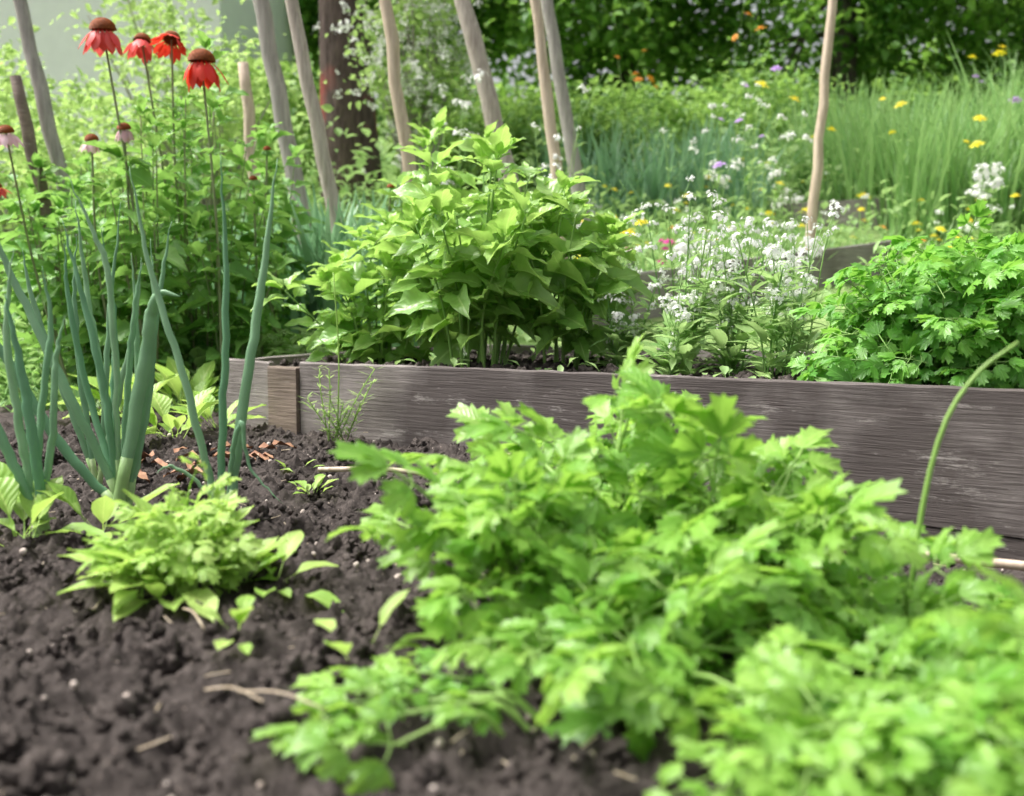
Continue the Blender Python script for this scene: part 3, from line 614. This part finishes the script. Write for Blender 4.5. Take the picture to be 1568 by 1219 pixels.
grass('tall_grass',M_grass,4200,2.5,5.2,7.3,9.2,1.05,.4,45)
grass('tall_grass',M_grass,2200,4.,6.5,7.5,9.5,1.35,.4,22)
grass('short_grass',M_grass,7000,-3,6,5,12,.28,.8)
grass('short_grass',M_grass,3500,-2.6,-.75,3.75,5.2,.10,.9)
grass('iris_leaves',M_iris,420,-1.0,-.3,4.6,5.4,.62,.4,7,2.6)
grass('iris_leaves',M_iris,700,.2,2.2,8,10,.75,.5,14,2.)
grass('iris_leaves',M_iris,500,-1.6,-.9,5.,5.6,.5,.5,8,2.)
for nm,mt,n,t,s in [('white_meadow_blossoms',M_white,130,wT[1],.028),('yellow_meadow_blossoms',M_yel,190,dT,.035),('orange_meadow_blossoms',M_or,22,dT,.03)]:
    mb=MB(); x,y,z=reg(n,.3,5.8,4.8,10.5); k=len(x); mb.inst(t,frames(rng.normal(size=(k,3))*[1,1,.2],[0,-.5,1]),np.stack([x,y,z+U(.15,.42,k)],1),s*U(.6,1.3,k)); mb.build(nm,[mt])
# ------------------------------------------------------------ house at left
M_wall=simple('white_render',(.84,.85,.87),(.9,.91,.93),.9,6,bump=.2); M_roof=simple('roof_tile',(.12,.07,.06),(.2,.12,.1),.8,12); M_glass=simple('window_glass',(.03,.04,.05),(.06,.07,.08),.1,2,spec=.6,bump=0)
hs=empty('rendered_house')
def box(name,c,s,mat,par):
    bm=bmesh.new(); bmesh.ops.create_cube(bm,size=1); 
    for q in bm.verts: q.co=Vector((q.co.x*s[0],q.co.y*s[1],q.co.z*s[2]))
    bmesh.ops.bevel(bm,geom=bm.edges[:],offset=.01,segments=1,affect='EDGES')
    me=bpy.data.meshes.new(name); bm.to_mesh(me); bm.free(); me.materials.append(mat); o=bpy.data.objects.new(name,me); o.location=c; scene.collection.objects.link(o); o.parent=par
box('walls',(-7.5,14.2,3.6),(8.4,4,5.2),M_wall,hs); box('roof_eave',(-7.5,14.2,6.35),(8.7,4.2,.3),M_roof,hs)
box('window',(-8.4,12.18,3.9),(1.1,.06,1.3),M_glass,hs); box('window_frame',(-8.4,12.2,3.18),(1.3,.12,.08),M_wall,hs); box('door',(-10.4,12.18,2.8),(1.,.06,2.1),M_w2,hs)
# ------------------------------------------------------------ light, camera
w=bpy.data.worlds.new('World'); scene.world=w; w.use_nodes=True; N=w.node_tree.nodes; bg=N['Background']
sk=N.new('ShaderNodeTexSky'); sk.sky_type='NISHITA'; sk.sun_disc=False; EL=60; AZ=-78 # sun high on the left
sk.sun_elevation=math.radians(EL); sk.sun_rotation=math.radians(AZ); sk.air_density=1.; sk.dust_density=9; sk.ozone_density=.3
hsn=N.new('ShaderNodeHueSaturation'); hsn.inputs['Saturation'].default_value=.25; hsn.inputs['Value'].default_value=1.6 # thin bright haze
w.node_tree.links.new(sk.outputs[0],hsn.inputs['Color']); w.node_tree.links.new(hsn.outputs[0],bg.inputs[0]); bg.inputs[1].default_value=.15
sd=bpy.data.lights.new('sun','SUN'); sd.energy=4.5; sd.angle=math.radians(18); sd.color=(1,.98,.94); so=bpy.data.objects.new('sun',sd); scene.collection.objects.link(so)
dirv=Vector((math.sin(math.radians(AZ))*math.cos(math.radians(EL)),math.cos(math.radians(AZ))*math.cos(math.radians(EL)),math.sin(math.radians(EL))))
so.rotation_euler=dirv.to_track_quat('Z','Y').to_euler()
cd=bpy.data.cameras.new('camera'); cam=bpy.data.objects.new('camera',cd); scene.collection.objects.link(cam); scene.camera=cam
cam.location=(0,0,.42); cam.rotation_euler=(math.radians(90-5.7),0,0); cd.lens=36.7; cd.sensor_width=36; cd.clip_start=.05; cd.clip_end=400
cd.dof.use_dof=True; cd.dof.focus_distance=2.5; cd.dof.aperture_fstop=3.0
scene.view_settings.view_transform='Standard'; scene.view_settings.look='None'; scene.view_settings.exposure=0
print('VERTS',sum(len(o.data.vertices) for o in scene.objects if o.type=='MESH'))
